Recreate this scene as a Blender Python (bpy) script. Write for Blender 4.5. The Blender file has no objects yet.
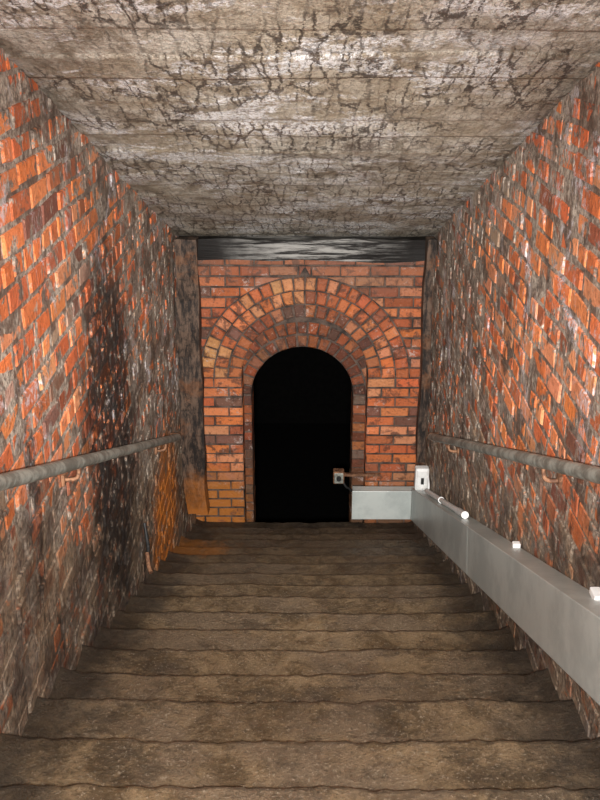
import bpy, math, random
from mathutils import Vector, noise
random.seed(7)
A=math.radians(20); C=math.cos(A); S=math.sin(A)
def T(x,s,h): return (x, s*C+h*S, -s*S+h*C)
def nz(x,y,z=0): return noise.noise(Vector((x,y,z)))
scene=bpy.context.scene
try:
    scene.view_settings.view_transform='Standard'
    scene.view_settings.look='None'
except Exception: pass

# ---------------------------------------------------------------- shader helper
class M:
    def __init__(s,name):
        s.m=bpy.data.materials.new(name); s.m.use_nodes=True
        s.t=s.m.node_tree; s.n=s.t.nodes; s.b=s.n['Principled BSDF']
        s.pos=s.n.new('ShaderNodeNewGeometry').outputs['Position']
    def lk(s,a,inp):
        if hasattr(a,'links') or isinstance(a,bpy.types.NodeSocket): s.t.links.new(a,inp)
        else:
            if isinstance(a,(tuple,list)) and len(a)==3 and inp.type=='RGBA': a=(*a,1)
            inp.default_value=a
    def math(s,op,a,b=0.0,clamp=False):
        n=s.n.new('ShaderNodeMath'); n.operation=op; n.use_clamp=clamp
        s.lk(a,n.inputs[0]); s.lk(b,n.inputs[1]); return n.outputs[0]
    def dot(s,v):
        n=s.n.new('ShaderNodeVectorMath'); n.operation='DOT_PRODUCT'
        s.lk(s.pos,n.inputs[0]); n.inputs[1].default_value=v; return n.outputs['Value']
    def tun(s,kx=1,ks=1,kh=1):
        c=s.n.new('ShaderNodeCombineXYZ')
        s.lk(s.dot((kx,0,0)),c.inputs[0]); s.lk(s.dot((0,C*ks,-S*ks)),c.inputs[1]); s.lk(s.dot((0,S*kh,C*kh)),c.inputs[2])
        return c.outputs[0]
    def noise(s,scale,detail=4,rough=.6,vec=None,dist=0,out='Fac'):
        n=s.n.new('ShaderNodeTexNoise'); s.lk(vec if vec is not None else s.pos,n.inputs['Vector'])
        n.inputs['Scale'].default_value=scale; n.inputs['Detail'].default_value=detail
        n.inputs['Roughness'].default_value=rough; n.inputs['Distortion'].default_value=dist
        return n.outputs[out]
    def voro(s,scale,vec=None,feature='DISTANCE_TO_EDGE'):
        n=s.n.new('ShaderNodeTexVoronoi'); n.feature=feature
        s.lk(vec if vec is not None else s.pos,n.inputs['Vector']); n.inputs['Scale'].default_value=scale
        return n.outputs['Distance']
    def rng(s,v,a,b,c=0,d=1):
        n=s.n.new('ShaderNodeMapRange'); n.interpolation_type='SMOOTHSTEP'
        s.lk(v,n.inputs['Value']); n.inputs['From Min'].default_value=a; n.inputs['From Max'].default_value=b
        n.inputs['To Min'].default_value=c; n.inputs['To Max'].default_value=d
        return n.outputs['Result']
    def mix(s,f,a,b,mode='MIX'):
        n=s.n.new('ShaderNodeMix'); n.data_type='RGBA'; n.blend_type=mode
        s.lk(f,n.inputs[0]); s.lk(a,n.inputs[6]); s.lk(b,n.inputs[7]); return n.outputs[2]
    def vadd(s,a,b):
        n=s.n.new('ShaderNodeVectorMath'); s.lk(a,n.inputs[0]); s.lk(b,n.inputs[1]); return n.outputs[0]
    def vscale(s,a,k):
        n=s.n.new('ShaderNodeVectorMath'); n.operation='SCALE'; s.lk(a,n.inputs[0]); n.inputs['Scale'].default_value=k; return n.outputs[0]
    def spot(s,p,r,k=.5,sc=(1,1,1)):
        n=s.n.new('ShaderNodeVectorMath'); n.operation='SUBTRACT'; s.lk(s.pos,n.inputs[0]); n.inputs[1].default_value=p
        m=s.n.new('ShaderNodeVectorMath'); m.operation='MULTIPLY'; s.lk(n.outputs[0],m.inputs[0]); m.inputs[1].default_value=sc
        l=s.n.new('ShaderNodeVectorMath'); l.operation='LENGTH'; s.lk(m.outputs[0],l.inputs[0])
        d=s.math('ADD',l.outputs['Value'],s.math('MULTIPLY',s.math('SUBTRACT',s.noise(7,6,.75),.5),k*2))
        return s.rng(d,r*1.15,r*.5)
    def attr(s,name):
        n=s.n.new('ShaderNodeAttribute'); n.attribute_name=name; return n.outputs['Color']
    def bump(s,h,strength,dist=.01,prev=None):
        n=s.n.new('ShaderNodeBump'); n.inputs['Strength'].default_value=strength; n.inputs['Distance'].default_value=dist
        s.lk(h,n.inputs['Height'])
        if prev is not None: s.lk(prev,n.inputs['Normal'])
        s.t.links.new(n.outputs[0],s.b.inputs['Normal']); return n.outputs[0]
    def fin(s,col,rough,metal=0,spec=.5):
        s.lk(col,s.b.inputs['Base Color']); s.lk(rough,s.b.inputs['Roughness']); s.lk(metal,s.b.inputs['Metallic'])
        s.b.inputs['Specular IOR Level'].default_value=spec
        return s.m

# ---- side wall bricks & mortar
def wall_mat(name,is_brick,kind):
    m=M(name)
    fine=m.noise(45,5,.7)
    big=m.noise(1.7,5,.65)
    med=m.noise(9,6,.72,dist=.4)
    crud=m.mix(m.rng(m.noise(6,7,.75),.40,.60),(.17,.12,.09),(.60,.52,.43))
    crud=m.mix(m.rng(fine,.42,.60,.0,.75),crud,(.10,.068,.052))
    if is_brick:
        base=m.attr('col')
        base=m.mix(m.rng(fine,.5,.68,0,.6),base,(.26,.085,.045))
        base=m.mix(m.rng(fine,.40,.30,0,.4),base,(.85,.50,.34))
    else:
        base=crud
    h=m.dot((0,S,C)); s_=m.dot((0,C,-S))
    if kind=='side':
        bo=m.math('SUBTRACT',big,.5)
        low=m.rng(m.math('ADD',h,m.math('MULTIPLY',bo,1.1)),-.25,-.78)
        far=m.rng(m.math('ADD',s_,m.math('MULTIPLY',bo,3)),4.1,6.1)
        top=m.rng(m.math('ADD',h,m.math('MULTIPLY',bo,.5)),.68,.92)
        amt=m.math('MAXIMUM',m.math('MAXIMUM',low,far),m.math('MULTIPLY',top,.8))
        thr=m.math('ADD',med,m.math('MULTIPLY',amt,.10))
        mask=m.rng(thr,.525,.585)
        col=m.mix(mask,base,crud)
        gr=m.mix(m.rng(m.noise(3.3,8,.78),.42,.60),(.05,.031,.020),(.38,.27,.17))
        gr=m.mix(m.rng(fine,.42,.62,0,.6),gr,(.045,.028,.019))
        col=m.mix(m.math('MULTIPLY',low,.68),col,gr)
        c=m.n.new('ShaderNodeCombineXYZ'); m.lk(m.dot((3,0,0)),c.inputs[0]); m.lk(m.dot((0,4.0,0)),c.inputs[1]); m.lk(m.dot((0,0,1.1)),c.inputs[2])
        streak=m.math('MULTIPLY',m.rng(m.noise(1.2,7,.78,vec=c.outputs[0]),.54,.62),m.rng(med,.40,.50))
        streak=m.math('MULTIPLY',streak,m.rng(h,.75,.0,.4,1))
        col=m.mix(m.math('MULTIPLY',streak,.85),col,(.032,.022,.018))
        bs=m.math('MULTIPLY',m.spot(T(-.91,4.75,-.30),.72,.32,(1,1,.6)),m.rng(m.noise(16,6,.75),.38,.48))
        white=m.rng(m.noise(2.8,9,.8,dist=.6),.54,.61)
        whitish=m.math('MULTIPLY',m.math('MULTIPLY',white,m.rng(fine,.42,.54)),m.rng(h,-.55,.1,.1,1))
        col=m.mix(m.math('MULTIPLY',whitish,.72),col,(.80,.77,.82))  # pale speckled patches, stronger higher up the wall
        col=m.mix(m.math('MULTIPLY',bs,.93),col,(.010,.008,.008))
        rs=m.math('MULTIPLY',m.spot(T(-.91,6.55,-1.0),.62,.5),m.rng(med,.38,.50))
        col=m.mix(m.math('MULTIPLY',rs,.85),col,(.62,.19,.022))
    else:
        mask=m.rng(med,.51,.60)
        col=m.mix(m.math('MULTIPLY',mask,.8 if is_brick else .5),base,(.11,.05,.033))
        wz=m.dot((0,0,1)); bo=m.math('MULTIPLY',m.math('SUBTRACT',big,.5),.5)
        low=m.rng(m.math('ADD',wz,bo),-3.4,-4.0)
        col=m.mix(m.math('MULTIPLY',low,.65),col,(.16,.08,.035))
        topd=m.rng(m.math('ADD',wz,bo),-2.1,-1.8)
        col=m.mix(m.math('MULTIPLY',topd,.5),col,(.20,.13,.10))
        wsp=m.math('MULTIPLY',m.rng(m.noise(5,9,.8),.56,.62),m.rng(fine,.45,.55))
        col=m.mix(m.math('MULTIPLY',wsp,.5),col,(.75,.66,.60))
        rs=m.math('MULTIPLY',m.spot((-.80,7.4,-4.0),.48,.35),m.rng(med,.36,.48))
        col=m.mix(m.math('MULTIPLY',rs,.85),col,(.55,.19,.03))
    r=m.rng(m.noise(14,4),.35,.65,.34,.75)
    b=m.bump(med,.6,.02); m.bump(fine,.75,.014,b)
    return m.fin(col,r,0,.4)
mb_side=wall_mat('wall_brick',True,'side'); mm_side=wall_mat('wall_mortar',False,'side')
mb_arch=wall_mat('arch_brick',True,'arch')
def arch_mortar():
    m=M('arch_mortar'); n=m.noise(12,6,.7)
    col=m.mix(m.rng(n,.35,.65),(.03,.02,.015),(.15,.10,.075)); m.bump(m.noise(50,4),.6,.01)
    return m.fin(col,.7)
mm_arch=arch_mortar()

# ---- concrete soffit
def ceil_mat():
    m=M('shuttered_concrete')
    med=m.noise(8,9,.8,vec=m.tun(1,.55,1),dist=.4); fine=m.noise(60,4,.78,vec=m.tun(1,.6,1))
    big=m.noise(1.4,5,.6,vec=m.tun(1,.8,1))
    col=m.mix(m.rng(med,.40,.60),(.33,.28,.21),(.76,.71,.61))
    col=m.mix(m.rng(big,.44,.58,0,.55),col,(.44,.36,.25))
    col=m.mix(m.rng(fine,.50,.64,0,.55),col,(.18,.145,.11))
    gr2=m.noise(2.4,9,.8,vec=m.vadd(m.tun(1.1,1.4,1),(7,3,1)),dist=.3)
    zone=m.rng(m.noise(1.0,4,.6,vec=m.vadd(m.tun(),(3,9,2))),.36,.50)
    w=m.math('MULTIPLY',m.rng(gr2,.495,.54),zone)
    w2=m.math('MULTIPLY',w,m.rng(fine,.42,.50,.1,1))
    col=m.mix(m.math('MULTIPLY',w2,.95),col,(1.0,1.0,1.0))  # white lime patches, with flash glints painted into the same colour
    # hairline cracks with black beads, mostly along the tunnel
    wob=m.vscale(m.noise(9,6,.78,vec=m.tun(1,.6,1),out='Color'),.9)
    v1=m.voro(1,vec=m.vadd(m.tun(17,2.4,1),wob))
    v2=m.voro(1,vec=m.vadd(m.tun(32,6,1),m.vscale(wob,1.8)))
    crack=m.rng(v1,.085,.03); c2=m.rng(v2,.08,.03)
    brk=m.rng(m.noise(26,5,.8,vec=m.tun(1,.6,1)),.43,.48)
    reg=m.rng(m.noise(1.7,4,.6,vec=m.vadd(m.tun(),(8,1,2))),.38,.52,.35,1)
    cc=m.math('MULTIPLY',m.math('MULTIPLY',m.math('MAXIMUM',crack,m.math('MULTIPLY',c2,.6)),brk),reg)
    col=m.mix(m.math('MULTIPLY',cc,.88),col,(.035,.027,.022))
    dirt=m.math('MULTIPLY',m.rng(m.noise(2.8,9,.8,vec=m.vadd(m.tun(1,.9,1),(1,5,8)),dist=.5),.56,.63),m.rng(fine,.34,.48))
    col=m.mix(m.math('MULTIPLY',dirt,.72),col,(.10,.075,.055))
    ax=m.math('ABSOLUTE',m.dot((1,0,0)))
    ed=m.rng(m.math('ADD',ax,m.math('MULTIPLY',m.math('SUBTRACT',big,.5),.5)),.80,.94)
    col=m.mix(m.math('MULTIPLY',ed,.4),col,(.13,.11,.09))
    seam=m.attr('col')
    col=m.mix(m.math('MULTIPLY',seam,m.rng(m.noise(4,6,.7),.42,.56,.15,.7)),col,(.17,.12,.075))
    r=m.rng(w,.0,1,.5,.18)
    b=m.bump(med,.5,.02); b=m.bump(fine,1,.016,b)
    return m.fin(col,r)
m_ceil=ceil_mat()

def floor_mat():
    m=M('muddy_stone')
    big=m.noise(1.8,6,.65); med=m.noise(6,9,.82,dist=.3); fine=m.noise(90,4,.8)
    col=m.mix(m.rng(med,.40,.60),(.15,.095,.045),(.40,.275,.15))
    col=m.mix(m.rng(big,.45,.58,0,.6),col,(.27,.195,.13))
    gr=m.noise(2.5,9,.8,vec=m.tun(.9,1.6,1))
    col=m.mix(m.rng(gr,.52,.60,0,.65),col,(.08,.055,.032))
    col=m.mix(m.rng(fine,.56,.67,0,.75),col,(.66,.54,.40))
    col=m.mix(m.rng(fine,.45,.32,0,.6),col,(.05,.034,.02))
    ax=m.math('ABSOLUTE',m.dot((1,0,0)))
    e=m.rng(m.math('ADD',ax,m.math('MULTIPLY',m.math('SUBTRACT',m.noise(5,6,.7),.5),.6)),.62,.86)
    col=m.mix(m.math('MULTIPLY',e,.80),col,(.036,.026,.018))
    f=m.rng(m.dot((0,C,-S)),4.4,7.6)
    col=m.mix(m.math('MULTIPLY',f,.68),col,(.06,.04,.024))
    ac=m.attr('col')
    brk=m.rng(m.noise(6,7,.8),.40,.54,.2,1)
    col=m.mix(m.math('MULTIPLY',m.math('MULTIPLY',ac,brk),.92),col,(.014,.010,.007))  # nosing shadow lines, dark risers and tread backs painted into the colour
    col=m.mix(m.math('MULTIPLY',m.spot(T(-.85,7.0,-1.2),.40,.4),.6),col,(.46,.16,.02))
    r=m.rng(m.noise(9,5),.35,.65,.28,.65)
    b=m.bump(med,.8,.03); m.bump(fine,1,.018,b)
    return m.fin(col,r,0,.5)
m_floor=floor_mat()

def simple(name,a,b,scale,rough=.6,metal=0,vec=None,bs=.4,lo=.4,hi=.6):
    m=M(name); n=m.noise(scale,6,.7,vec=(m.tun(*vec) if vec else None))
    m.bump(n,bs,.01); return m.fin(m.mix(m.rng(n,lo,hi),a,b),rough,metal)
def tim_mat():
    m=M('old_timber'); n=m.noise(3,7,.75,vec=m.tun(.7,5,14))
    ax=m.math('ABSOLUTE',m.math('SUBTRACT',m.dot((1,0,0)),.05))
    c=m.rng(m.math('ADD',ax,m.math('MULTIPLY',m.noise(5,5),.5)),1.0,.45)
    col=m.mix(m.math('MULTIPLY',m.rng(n,.44,.58),c),(.007,.005,.004),(.34,.33,.31))  # lit grey middle and black beam ends painted over the grain
    m.bump(n,.5,.01); return m.fin(col,.6,0,.25)
m_tim=tim_mat()
def post_mat():
    m=M('rotten_timber'); n=m.noise(5,8,.78,vec=m.tun(5,1.2,1.2)); f=m.noise(30,5,.75)
    col=m.mix(m.rng(n,.42,.6),(.015,.010,.008),(.15,.095,.065))
    col=m.mix(m.rng(f,.52,.64,0,.7),col,(.01,.008,.006))
    col=m.mix(m.math('MULTIPLY',m.rng(m.noise(3.5,6,.7),.54,.64),.4),col,(.28,.11,.04))
    lo=m.rng(m.math('ADD',m.dot((0,0,1)),m.math('MULTIPLY',m.noise(4,6,.75),.8)),-2.8,-3.25)
    col=m.mix(m.math('MULTIPLY',lo,.8),col,(.60,.19,.022))
    m.bump(n,.9,.02); return m.fin(col,.6)
m_post=post_mat()
m_galv=simple('galvanised_pipe',(.22,.22,.19),(.46,.48,.43),14,.42,.3)
m_rust=simple('rusty_iron',(.12,.055,.03),(.34,.17,.09),30,.7,.2)
m_trunk=simple('painted_steel',(.46,.50,.48),(.58,.62,.59),3,.36,.1,None,.05)
m_trunkd=simple('steel_seam',(.16,.16,.15),(.3,.3,.29),8,.6,.3)
m_white=simple('white_pvc',(.75,.75,.73),(.9,.9,.89),6,.35,0,None,.05)
m_black=simple('black_cable',(.01,.01,.01),(.03,.03,.03),9,.5)
m_dark=simple('unlit_black',(.004,.003,.003),(.010,.008,.007),6,.9)  # near-black colour stands in for the passage's darkness

# ---------------------------------------------------------------- mesh helpers
class MB:
    def __init__(s): s.v=[];s.f=[];s.c=[];s.mi=[]
    def face(s,pts,col,mi):
        i=len(s.v); s.v+= [tuple(p) for p in pts]; s.c+=[col]*len(pts); s.f.append(tuple(range(i,i+len(pts)))); s.mi.append(mi)
    def brick(s,q,f,col,mi,front=0,depth=.03,bev=.006,jit=.003):
        q=[(u+random.uniform(-jit,jit),v+random.uniform(-jit,jit)) for u,v in q]
        cu=sum(p[0] for p in q)/4; cv=sum(p[1] for p in q)/4
        def ins(p):
            du,dv=cu-p[0],cv-p[1]; l=math.hypot(du,dv) or 1; k=min(bev*1.5,l*.3); return (p[0]+du/l*k,p[1]+dv/l*k)
        a=[f(u,v,front-depth) for u,v in q]; b=[f(u,v,front-bev) for u,v in q]
        w=[front+random.uniform(-.0015,.0015) for _ in q]
        c=[f(*ins(p),w[k]) for k,p in enumerate(q)]
        i=len(s.v); s.v+=a+b+c; s.c+=[col]*12
        for k in range(4):
            j=(k+1)%4
            s.f.append((i+k,i+j,i+4+j,i+4+k)); s.mi.append(mi)
            s.f.append((i+4+k,i+4+j,i+8+j,i+8+k)); s.mi.append(mi)
        s.f.append((i+8,i+9,i+10,i+11)); s.mi.append(mi)
    def hexa(s,p,col,mi):
        i=len(s.v); s.v+=[tuple(x) for x in p]; s.c+=[col]*8
        for f in ((0,1,2,3),(4,7,6,5),(0,4,5,1),(1,5,6,2),(2,6,7,3),(3,7,4,0)):
            s.f.append(tuple(i+k for k in f)); s.mi.append(mi)
    def obj(s,name,mats,smooth=False):
        me=bpy.data.meshes.new(name); me.from_pydata(s.v,[],s.f)
        for m in mats: me.materials.append(m)
        me.polygons.foreach_set('material_index',s.mi)
        if smooth: me.polygons.foreach_set('use_smooth',[True]*len(s.f))
        at=me.color_attributes.new('col','FLOAT_COLOR','POINT')
        at.data.foreach_set('color',[x for c in s.c for x in (*c,1)])
        me.update()
        o=bpy.data.objects.new(name,me); scene.collection.objects.link(o)
        import bmesh
        bm=bmesh.new(); bm.from_mesh(me); bmesh.ops.recalc_face_normals(bm,faces=bm.faces); bm.to_mesh(me); bm.free()
        return o

OR=[(.76,.21,.065),(.84,.27,.10),(.68,.17,.06),(.78,.31,.15),(.60,.16,.06)]
DK=[(.34,.10,.05),(.22,.09,.06),(.42,.13,.06),(.26,.13,.09)]
GY=[(.42,.28,.20),(.46,.34,.26),(.36,.22,.15)]
def vary(c,k=.15):
    r=random.uniform(1-k,1+k); return tuple(min(1,x*r*random.uniform(.94,1.06)) for x in c)
def pick(po,pd):
    r=random.random()
    return vary(random.choice(OR if r<po else DK if r<po+pd else GY))

WX=.91
# ---------------------------------------------------------------- side walls
def side(name,sg):
    mb=MB()
    def bed(y,z):
        return (sg*(WX+.003+.005*nz(y*6,z*6,sg)),y,z)
    y0=-1.6; ny=230; nh=60; y1=7.60
    idx={}
    for i in range(ny+1):
        y=y0+(y1-y0)*i/ny
        for j in range(nh+1):
            h=-1.6+2.68*j/nh
            z=(h-y*S)/C
            idx[i,j]=len(mb.v); mb.v.append(bed(y,z)); mb.c.append((.2,.2,.2))
    for i in range(ny):
        for j in range(nh):
            mb.f.append((idx[i,j],idx[i+1,j],idx[i+1,j+1],idx[i,j+1])); mb.mi.append(1)
    f=lambda u,v,d:(sg*(WX-d),u,v)
    ch=.088; k=0; z=-5.3
    while z<2.0:
        L=.24
        hd=(k%4==3)
        if hd: L=.12
        u=-1.6+(.12 if k%2 else 0)-(.03 if hd else 0)
        while u<7.5:
            g=random.uniform(.007,.012)
            a,b=u+g,u+L-g
            cy=(a+b)/2; cz=z+ch/2; h=cy*S+cz*C; s=cy*C-cz*S
            if -1.5<h<1.0 and b<7.6:
                n=nz(cy*.9,cz*.9,sg*3)
                po=.82+n*.5
                if h<-.35: po-=.4
                if s>5: po-=.25
                pd=.14+ (.15 if h<-.35 else 0)
                wob=lambda uu:.008*nz(uu*2,z*3,sg)
                mb.brick([(a,z+.010+wob(a)),(b,z+.010+wob(b)),(b,z+ch-.010+wob(b)),(a,z+ch-.010+wob(a))],f,pick(po,pd),0,
                         front=random.uniform(-.003,.005),depth=.03,jit=.006)
            u+=L
        z+=ch; k+=1
    return mb.obj(name,[mb_side,mm_side])
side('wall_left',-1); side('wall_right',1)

# ---------------------------------------------------------------- end wall with arch
YA=7.47; ZS=-2.77; R0=.50; RW=.111
YB=7.73; ZS2=-3.02; R2=.42; CX2=-.02
ZB=-4.35; ZT=-1.45
mb=MB()
def mortar(yf,yb,cx,zs,r,mi=1,xl=-.97,xr=.97):
    N=32; pts=[]
    for i in range(N+1):
        t=math.pi*i/N; dx,dz=math.cos(t),math.sin(t)
        k=min(((xr-cx) if dx>0 else (cx-xl))/abs(dx) if abs(dx)>1e-6 else 9,(ZT-zs)/dz if dz>1e-6 else 9)
        pts.append(((cx+r*dx,zs+r*dz),(cx+k*dx,zs+k*dz)))
    for i in range(N):
        (a,b),(c,d)=pts[i],pts[i+1]
        mb.face([(a[0],yf,a[1]),(b[0],yf,b[1]),(d[0],yf,d[1]),(c[0],yf,c[1])],(.2,.2,.2),mi)
        mb.face([(a[0],yf,a[1]),(c[0],yf,c[1]),(c[0],yb,c[1]),(a[0],yb,a[1])],(.2,.2,.2),mi)
    for sx,xe in ((1,xr),(-1,xl)):
        mb.face([(cx+sx*r,yf,ZB),(xe,yf,ZB),(xe,yf,zs),(cx+sx*r,yf,zs)],(.2,.2,.2),mi)
        mb.face([(cx+sx*r,yf,ZB),(cx+sx*r,yb,ZB),(cx+sx*r,yb,zs),(cx+sx*r,yf,zs)],(.2,.2,.2),mi)
        mb.face([(xe,yf+.002,ZT),(xe,yf+.002,zs+(ZT-zs)*.3),(cx+sx*.3,yf+.002,ZT)],(.2,.2,.2),mi)
mortar(YA+.006,YB+.02,0,ZS,R0+.005)
mortar(YB+.006,YB+.34,CX2,ZS2,R2+.005)
fA=lambda u,v,d:(u,YA-d,v); fB=lambda u,v,d:(u,YB-d,v)
def ring(f,cx,zc,r,depth,po,pd,pale=0,t0=0,t1=math.pi,dark=1,fr=0):
    n=round((r+RW/2)*(t1-t0)/.086)
    for i in range(n):
        a=t0+(t1-t0)*i/n; b=t0+(t1-t0)*(i+1)/n; g=.007/(r+.05)
        a+=g; b-=g; ri=r+.006; ro=r+RW-.008
        q=[(cx+ri*math.cos(a),zc+ri*math.sin(a)),(cx+ro*math.cos(a),zc+ro*math.sin(a)),(cx+ro*math.cos(b),zc+ro*math.sin(b)),(cx+ri*math.cos(b),zc+ri*math.sin(b))]
        c=pick(po,pd)
        if random.random()<pale*(1.6 if (a+b)/2>1.3 else .3): c=vary((.72,.32,.13))
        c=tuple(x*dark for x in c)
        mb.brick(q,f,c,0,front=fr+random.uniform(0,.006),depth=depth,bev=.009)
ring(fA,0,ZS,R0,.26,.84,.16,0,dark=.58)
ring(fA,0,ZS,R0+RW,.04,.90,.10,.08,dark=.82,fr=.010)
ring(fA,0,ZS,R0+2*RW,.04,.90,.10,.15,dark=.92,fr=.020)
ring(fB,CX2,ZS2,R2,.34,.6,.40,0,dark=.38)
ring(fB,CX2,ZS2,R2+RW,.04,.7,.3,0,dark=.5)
RO=R0+3*RW+.004
ch=.083
def courses(f,z0,z1,xfun,xmax,depth,dark=1):
    k=0; z=z0
    while z<z1:
        for sx in (1,-1):
            xa0=xfun(z+.005); xa1=xfun(z+ch-.005)
            g=R0-(.113 if k%2 else 0)
            js=[g+i*.226 for i in range(-4,8)]
            if k%2: js=sorted(js+[R0+.113])
            for a,b in zip(js[:-1],js[1:]):
                a+=.005; b-=.005
                if a>=xmax: continue
                b=min(b,xmax)
                al,ah=max(a,xa0),max(a,xa1)
                if al>b-.02 or ah>b-.02:
                    if min(al,ah)>b-.02: continue
                    al=min(al,b-.002); ah=min(ah,b-.002)
                q=[(sx*al,z+.007),(sx*b,z+.007),(sx*b,z+ch-.007),(sx*ah,z+ch-.007)]
                c=tuple(x*dark for x in pick(.82,.18))
                mb.brick(q,f,c,0,front=random.uniform(-.001,.005),depth=depth,bev=.008)
        z+=ch; k+=1
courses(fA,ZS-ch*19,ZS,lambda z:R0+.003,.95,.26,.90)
def circ(z):
    d=z-ZS
    return math.sqrt(max(RO*RO-d*d,0)) if d<RO else 0.0
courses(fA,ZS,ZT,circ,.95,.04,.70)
z=ZS2-ch*16
k=0
while z<ZS2-.01:
    for sx in (1,-1):
        w=.11 if k%2 else .2
        x0=R2+.003
        q=[(CX2+sx*x0,z+.005),(CX2+sx*(x0+w),z+.005),(CX2+sx*(x0+w),z+ch-.005),(CX2+sx*x0,z+ch-.005)]
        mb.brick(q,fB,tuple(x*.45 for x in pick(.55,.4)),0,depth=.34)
    z+=ch; k+=1
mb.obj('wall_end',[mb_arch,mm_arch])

# dark void beyond the arch, widened so lit side walls stay out of view
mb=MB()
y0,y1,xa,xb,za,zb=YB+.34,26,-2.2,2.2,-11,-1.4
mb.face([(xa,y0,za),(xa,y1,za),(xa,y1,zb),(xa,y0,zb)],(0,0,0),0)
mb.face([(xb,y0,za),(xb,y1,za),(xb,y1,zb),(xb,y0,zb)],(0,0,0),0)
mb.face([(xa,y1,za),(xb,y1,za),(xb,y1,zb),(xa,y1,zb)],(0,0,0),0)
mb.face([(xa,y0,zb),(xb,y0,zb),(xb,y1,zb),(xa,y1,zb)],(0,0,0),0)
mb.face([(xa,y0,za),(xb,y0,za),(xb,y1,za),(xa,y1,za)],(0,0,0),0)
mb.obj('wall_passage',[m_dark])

# ---------------------------------------------------------------- ceiling
mb=MB()
bd=[]; s=-1.4
while s<8.6:
    w=random.uniform(.22,.34); bd.append((s,s+w,random.uniform(-.005,.005),random.uniform(-.025,.025))); s+=w
ss=[]
for a,b,o,tl in bd:
    for t,g,e in ((0.0,.002,1),(.05,.0,.7),(.10,0,.2),(.25,0,0),(.5,0,0),(.75,0,0),(.9,0,.0),(.96,.0,.4)):
        ss.append((a+(b-a)*t,o+tl*(b-a)*(t-.5)+g,e))
NX=60; idx={}
for i,(s,o,e) in enumerate(ss):
    for j in range(NX+1):
        x=-1.0+2.0*j/NX
        ss_=s+.015*nz(x*2,s*3,4)
        h=.965+o+.012*nz(x*1.5,s*1.5)+.004*nz(x*8,s*8)
        idx[i,j]=len(mb.v); mb.v.append(T(x,ss_,h)); mb.c.append((e,e,e))
for i in range(len(ss)-1):
    for j in range(NX):
        mb.f.append((idx[i,j],idx[i+1,j],idx[i+1,j+1],idx[i,j+1])); mb.mi.append(0)
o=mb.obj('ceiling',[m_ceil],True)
b=MB(); 
p=[T(-1.05,-1.4,1.02),T(1.05,-1.4,1.02),T(1.05,8.7,1.02),T(-1.05,8.7,1.02),T(-1.05,-1.4,1.2),T(1.05,-1.4,1.2),T(1.05,8.7,1.2),T(-1.05,8.7,1.2)]
b.hexa(p,(0,0,0),0); sl=b.obj('slab',[m_ceil]); sl.parent=o

# ---------------------------------------------------------------- stairs
def hf(s): return -1.10-(s-3)*.030
nos=[]
k=-9
while True:
    s=3.0+.365*k+random.uniform(-.02,.02)
    p=T(0,s,hf(s))
    if p[1]>7.2: break
    nos.append((p[1],p[2])); k+=1
prof=[]
prev=nos[0][0]-.34
for (y,z) in nos:
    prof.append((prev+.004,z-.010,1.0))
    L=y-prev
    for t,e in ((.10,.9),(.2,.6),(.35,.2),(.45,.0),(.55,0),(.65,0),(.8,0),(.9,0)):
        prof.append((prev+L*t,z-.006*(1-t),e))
    prof.append((y-.026,z+.000,0)); prof.append((y-.012,z-.003,.5)); prof.append((y-.003,z-.012,1)); prof.append((y,z-.024,1)); prof.append((y-.004,z-.06,1))  # high last values paint the step's shadow line along nosing and riser
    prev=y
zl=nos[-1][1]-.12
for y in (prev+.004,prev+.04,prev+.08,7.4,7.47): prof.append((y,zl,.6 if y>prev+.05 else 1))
prof+= [(7.50,zl-.02,1),(7.51,zl-.3,1),(7.9,zl-.32,1),(7.93,zl-.7,1),(8.6,zl-.75,1)]
mb=MB(); NX=150; idx={}
for i,(y,z,e) in enumerate(prof):
    for j in range(NX+1):
        x=-.96+1.92*j/NX
        wy=.014*nz(x*2.2,y*.8,2)+.010*nz(x*8,y*2,5)+.009*nz(x*26,y*3,1)
        wz=.003*nz(x*1.7,y*1.7)+.003*nz(x*9,y*9)+.0035*nz(x*25,y*25)
        wz-=.006*math.exp(-(x/.45)**2)
        ed=max(0,(abs(x)-.80)/.11); wz+=.020*ed*ed*(1+1.4*nz(x*3,y*3,9))
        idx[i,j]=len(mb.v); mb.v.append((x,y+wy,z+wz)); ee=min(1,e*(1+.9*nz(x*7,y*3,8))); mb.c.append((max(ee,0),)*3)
for i in range(len(prof)-1):
    for j in range(NX):
        mb.f.append((idx[i,j],idx[i+1,j],idx[i+1,j+1],idx[i,j+1])); mb.mi.append(0)
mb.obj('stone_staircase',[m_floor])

# ---------------------------------------------------------------- timber header & posts
import bmesh
def box_obj(name,pts,mat,bev=.008,sub=0,wob=0):
    b=MB(); b.hexa(pts,(0,0,0),0); o=b.obj(name,[mat])
    if sub:
        bm=bmesh.new(); bm.from_mesh(o.data); bmesh.ops.subdivide_edges(bm,edges=bm.edges,cuts=sub,use_grid_fill=True)
        for v in bm.verts:
            c=v.co; d=Vector((nz(c.x*4,c.y*4,c.z*4),nz(c.x*4+9,c.y*4,c.z*4),nz(c.x*4,c.y*4+9,c.z*4)))
            v.co=c+d*wob
        bm.to_mesh(o.data); bm.free()
    elif bev:
        md=o.modifiers.new('b','BEVEL'); md.width=bev; md.segments=2
    return o
def vbox(x0,x1,y0,y1,z0,z1):
    return [(x0,y0,z0),(x1,y0,z0),(x1,y1,z0),(x0,y1,z0),(x0,y0,z1),(x1,y0,z1),(x1,y1,z1),(x0,y1,z1)]
yb0=T(0,7.05,.85)[1]; zb0=T(0,7.05,.81)[2]
box_obj('timber_beam',vbox(-.89,.89,yb0-.02,yb0+.16,zb0-.03,zb0+.12),m_tim,0,12,.022)
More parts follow.
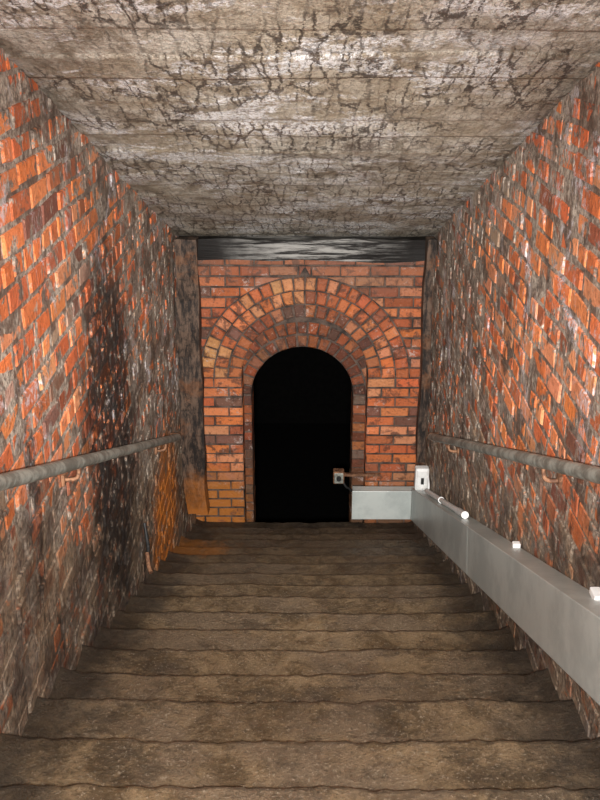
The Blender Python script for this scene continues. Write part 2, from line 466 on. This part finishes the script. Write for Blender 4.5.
box_obj('timber_post',vbox(-.895,-.745,yb0-.16,yb0-.04,T(0,7.0,-1.30)[2],zb0+.15),m_post,0,9,.03)
box_obj('timber_post',vbox(.835,.895,yb0-.16,yb0-.04,T(0,6.95,-.845)[2],zb0+.15),m_post,0,9,.015)

# ---------------------------------------------------------------- curves
def tube(name,pts,r,mat,parent=None,cyc=False,bez=True):
    cu=bpy.data.curves.new(name,'CURVE'); cu.dimensions='3D'; cu.bevel_depth=r; cu.bevel_resolution=5; cu.use_fill_caps=True; cu.resolution_u=10
    sp=cu.splines.new('NURBS' if bez else 'POLY'); sp.points.add(len(pts)-1)
    for p,q in zip(sp.points,pts): p.co=(*q,1)
    if bez: sp.use_endpoint_u=True; sp.order_u=3
    cu.materials.append(mat)
    o=bpy.data.objects.new(name,cu); scene.collection.objects.link(o)
    dg=bpy.context.evaluated_depsgraph_get(); me=bpy.data.meshes.new_from_object(o.evaluated_get(dg)); me.name=name
    bpy.data.objects.remove(o); o=bpy.data.objects.new(name,me); scene.collection.objects.link(o)
    for p in me.polygons: p.use_smooth=True
    if parent: o.parent=parent
    return o
def empty(name):
    e=bpy.data.objects.new(name,None); scene.collection.objects.link(e); return e
def rail(sg,s0,h0,s1,h1,brs,rad):
    e=empty('handrail'); x=sg*.85
    hh=lambda s:h0+(h1-h0)*(s-s0)/(s1-s0)
    pts=[]
    n=16
    for i in range(n+1):
        s=-1.0+(s1+1.0)*i/n
        pts.append(T(x+.004*nz(s,sg),s,hh(s)+.006*nz(s*.7,3,sg)))
    tube('pipe',pts,rad,m_galv,e)
    for i,s in enumerate(brs):
        h=hh(s)
        tube('bracket_%d'%(i+1),[T(x,s,h-rad*.6),T(x,s+.01,h-.045),T(x+sg*.01,s-.0,h-.065),T(x+sg*.055,s-.01,h-.065),T(x+sg*.075,s-.01,h-.06)],.008,m_rust,e)
        c=Vector(T(sg*.905,s-.01,h-.062)); b=MB()
        b.hexa([c+Vector((dx*.008,dy*.024,dz*.024)) for dz in(-1,1) for dx,dy in((-1,-1),(1,-1),(1,1),(-1,1))],(0,0,0),0)
        o=b.obj('plate_%d'%(i+1),[m_rust]); o.parent=e
        md=o.modifiers.new('b','BEVEL'); md.width=.004
    tube('end_elbow',[T(x,s1-.02,h1),T(x,s1+.04,h1),T(x+sg*.02,s1+.05,h1),T(x+sg*.055,s1+.05,h1)],rad,m_rust,e)
rail(-1,2.79,-.31,6.68,-.435,(.9,3.75,6.1),.024)
rail(1,2.88,-.297,6.72,-.43,(.9,3.55,5.9),.024)

# ---------------------------------------------------------------- cable trunking
tr=empty('cable_trunking')
def tb(s): return -.90-.21*(s-2.71)/4.9
def tt(s): return -.672-.205*(s-2.71)/4.9
def seg(name,s0,s1,x0,x1,db=0,dt=0,mat=m_trunk,bev=.004,topcap=False):
    lo=(lambda s:tt(s)) if topcap else (lambda s:tb(s)-db)
    p=[T(x0,s0,lo(s0)),T(x1,s0,lo(s0)),T(x1,s1,lo(s1)),T(x0,s1,lo(s1)),
       T(x0,s0,tt(s0)+dt),T(x1,s0,tt(s0)+dt),T(x1,s1,tt(s1)+dt),T(x0,s1,tt(s1)+dt)]
    o=box_obj(name,p,mat,bev); o.parent=tr; return o
seg('body',-.5,7.5,.812,.898)
js=[-.5,1.6,4.9,7.1,7.5]
for i in range(len(js)-1):
    seg('lid_%d'%(i+1),js[i]+.001,js[i+1]-.001,.800,.812,.004,.006,bev=.003)
    seg('cap_%d'%(i+1),js[i]+.001,js[i+1]-.001,.806,.898,0,.004,bev=.001,topcap=True)
yc=T(0,7.5,-1.0)[1]
zt=T(0,7.5,tt(7.5))[2]; zb=T(0,7.5,tb(7.5))[2]
o=box_obj('cross_body',vbox(.36,.86,yc-.02,yc+.07,zb,zt+.005),m_trunk,.004); o.parent=tr
o=box_obj('cross_lid',vbox(.355,.80,yc-.032,yc-.02,zb-.005,zt+.012),m_trunk,.003); o.parent=tr
o=box_obj('corner_seam',vbox(.797,.804,yc-.034,yc+.0,zb-.004,zt+.012),m_trunkd,.001); o.parent=tr
for i,(s,w) in enumerate(((3.0,.03),(4.15,.014))):
    c=T(.882,s,tt(s)+.014)
    o=box_obj('clip_%d'%(i+1),[Vector(c)+Vector((dx*.016,dy*w,dz*.012)) for dz in(-1,1) for dx,dy in((-1,-1),(1,-1),(1,1),(-1,1))],m_white,.004); o.parent=tr

jb=empty('junction_box')
c=Vector(T(.85,7.25,-.765))
o=box_obj('housing',vbox(c.x-.05,c.x+.05,c.y-.04,c.y+.03,c.z-.088,c.z+.088),m_white,.012); o.parent=jb
o=box_obj('cover',vbox(c.x-.038,c.x+.038,c.y-.048,c.y-.038,c.z-.075,c.z+.075),m_white,.006); o.parent=jb
o=box_obj('switch',vbox(c.x-.010,c.x+.012,c.y-.054,c.y-.046,c.z-.03,c.z+.02),m_black,.002); o.parent=jb
tube('cable_loop',[c+Vector((.0,-.04,-.06)),c+Vector((.03,-.09,-.075)),c+Vector((.045,-.12,-.02)),c+Vector((.04,-.04,.03))],.007,m_white,jb)
cd=empty('conduit')
tube('tube',[T(.85,6.95,tt(6.95)+.024),T(.85,5.3,tt(5.3)+.024)],.016,m_white,cd,bez=False)
tube('socket',[T(.85,5.5,tt(5.5)+.024),T(.85,5.28,tt(5.28)+.024)],.020,m_white,cd,bez=False)
tube('strap',[T(.85,6.2,tt(6.2)+.024),T(.85,6.23,tt(6.23)+.024)],.020,m_white,cd,bez=False)
iso=empty('isolator_switch')
zc=-3.60; yc2=YA-.05
o=box_obj('case',vbox(.235,.325,yc2-.05,yc2+.03,zc-.06,zc+.05),m_rust,.01); o.parent=iso
o=box_obj('case_lid',vbox(.243,.317,yc2-.058,yc2-.049,zc-.05,zc+.04),m_galv,.004); o.parent=iso
tube('knob',[(.28,yc2-.056,zc),(.28,yc2-.085,zc)],.02,m_black,iso,bez=False)
tube('cable',[(.31,yc2,zc-.05),(.34,yc2-.01,zc-.11),(.37,yc2,zc-.12),(.39,yc2+.02,zc-.16)],.009,m_black,iso)
o=box_obj('mount_bar',vbox(.31,.62,yc2+.01,yc2+.045,zc-.02,zc+.0),m_rust,.002); o.parent=iso

dp=empty('rusty_bracket')
tube('rod',[T(-.90,5.6,-.85),T(-.885,5.6,-.95),T(-.88,5.62,-1.0),T(-.87,5.5,-1.08)],.010,m_black,dp)
tube('hook',[T(-.87,5.5,-1.0),T(-.86,5.47,-1.08),T(-.84,5.45,-1.10)],.012,m_rust,dp)

# ---------------------------------------------------------------- lights
def look(o,tgt):
    d=Vector(tgt)-o.location; o.rotation_euler=d.to_track_quat('-Z','Y').to_euler()
def area(name,loc,tgt,size,e,col=(1,1,1)):
    l=bpy.data.lights.new(name,'AREA'); l.size=size; l.energy=e; l.color=col
    o=bpy.data.objects.new(name,l); scene.collection.objects.link(o); o.location=loc; look(o,tgt); return o
def spot(name,loc,tgt,e,ang,r=.05,col=(1,1,1)):
    l=bpy.data.lights.new(name,'SPOT'); l.energy=e; l.spot_size=math.radians(ang); l.spot_blend=1; l.shadow_soft_size=r; l.color=col
    o=bpy.data.objects.new(name,l); scene.collection.objects.link(o); o.location=loc; look(o,tgt); return o
area('flash_lamp',(.05,0,-.07),T(0,6,.25),.06,150,(1,.98,.96))
spot('far_fill_spot',(-.04,.0,-.06),T(0,8,.3),1700,42,.03,(1,.97,.93))  # added fill from the camera to brighten the far end
w=bpy.data.worlds.new('W'); scene.world=w; w.use_nodes=True
w.node_tree.nodes['Background'].inputs[0].default_value=(.03,.028,.025,1); w.node_tree.nodes['Background'].inputs[1].default_value=1

# ---------------------------------------------------------------- camera
cd=bpy.data.cameras.new('camera'); cam=bpy.data.objects.new('camera',cd); scene.collection.objects.link(cam)
cd.sensor_fit='VERTICAL'; cd.sensor_height=24; cd.lens=30; cd.clip_start=.02
cam.location=(0,0,0)
cam.rotation_euler=(math.radians(90-21.6),0,math.radians(.29))
scene.camera=cam
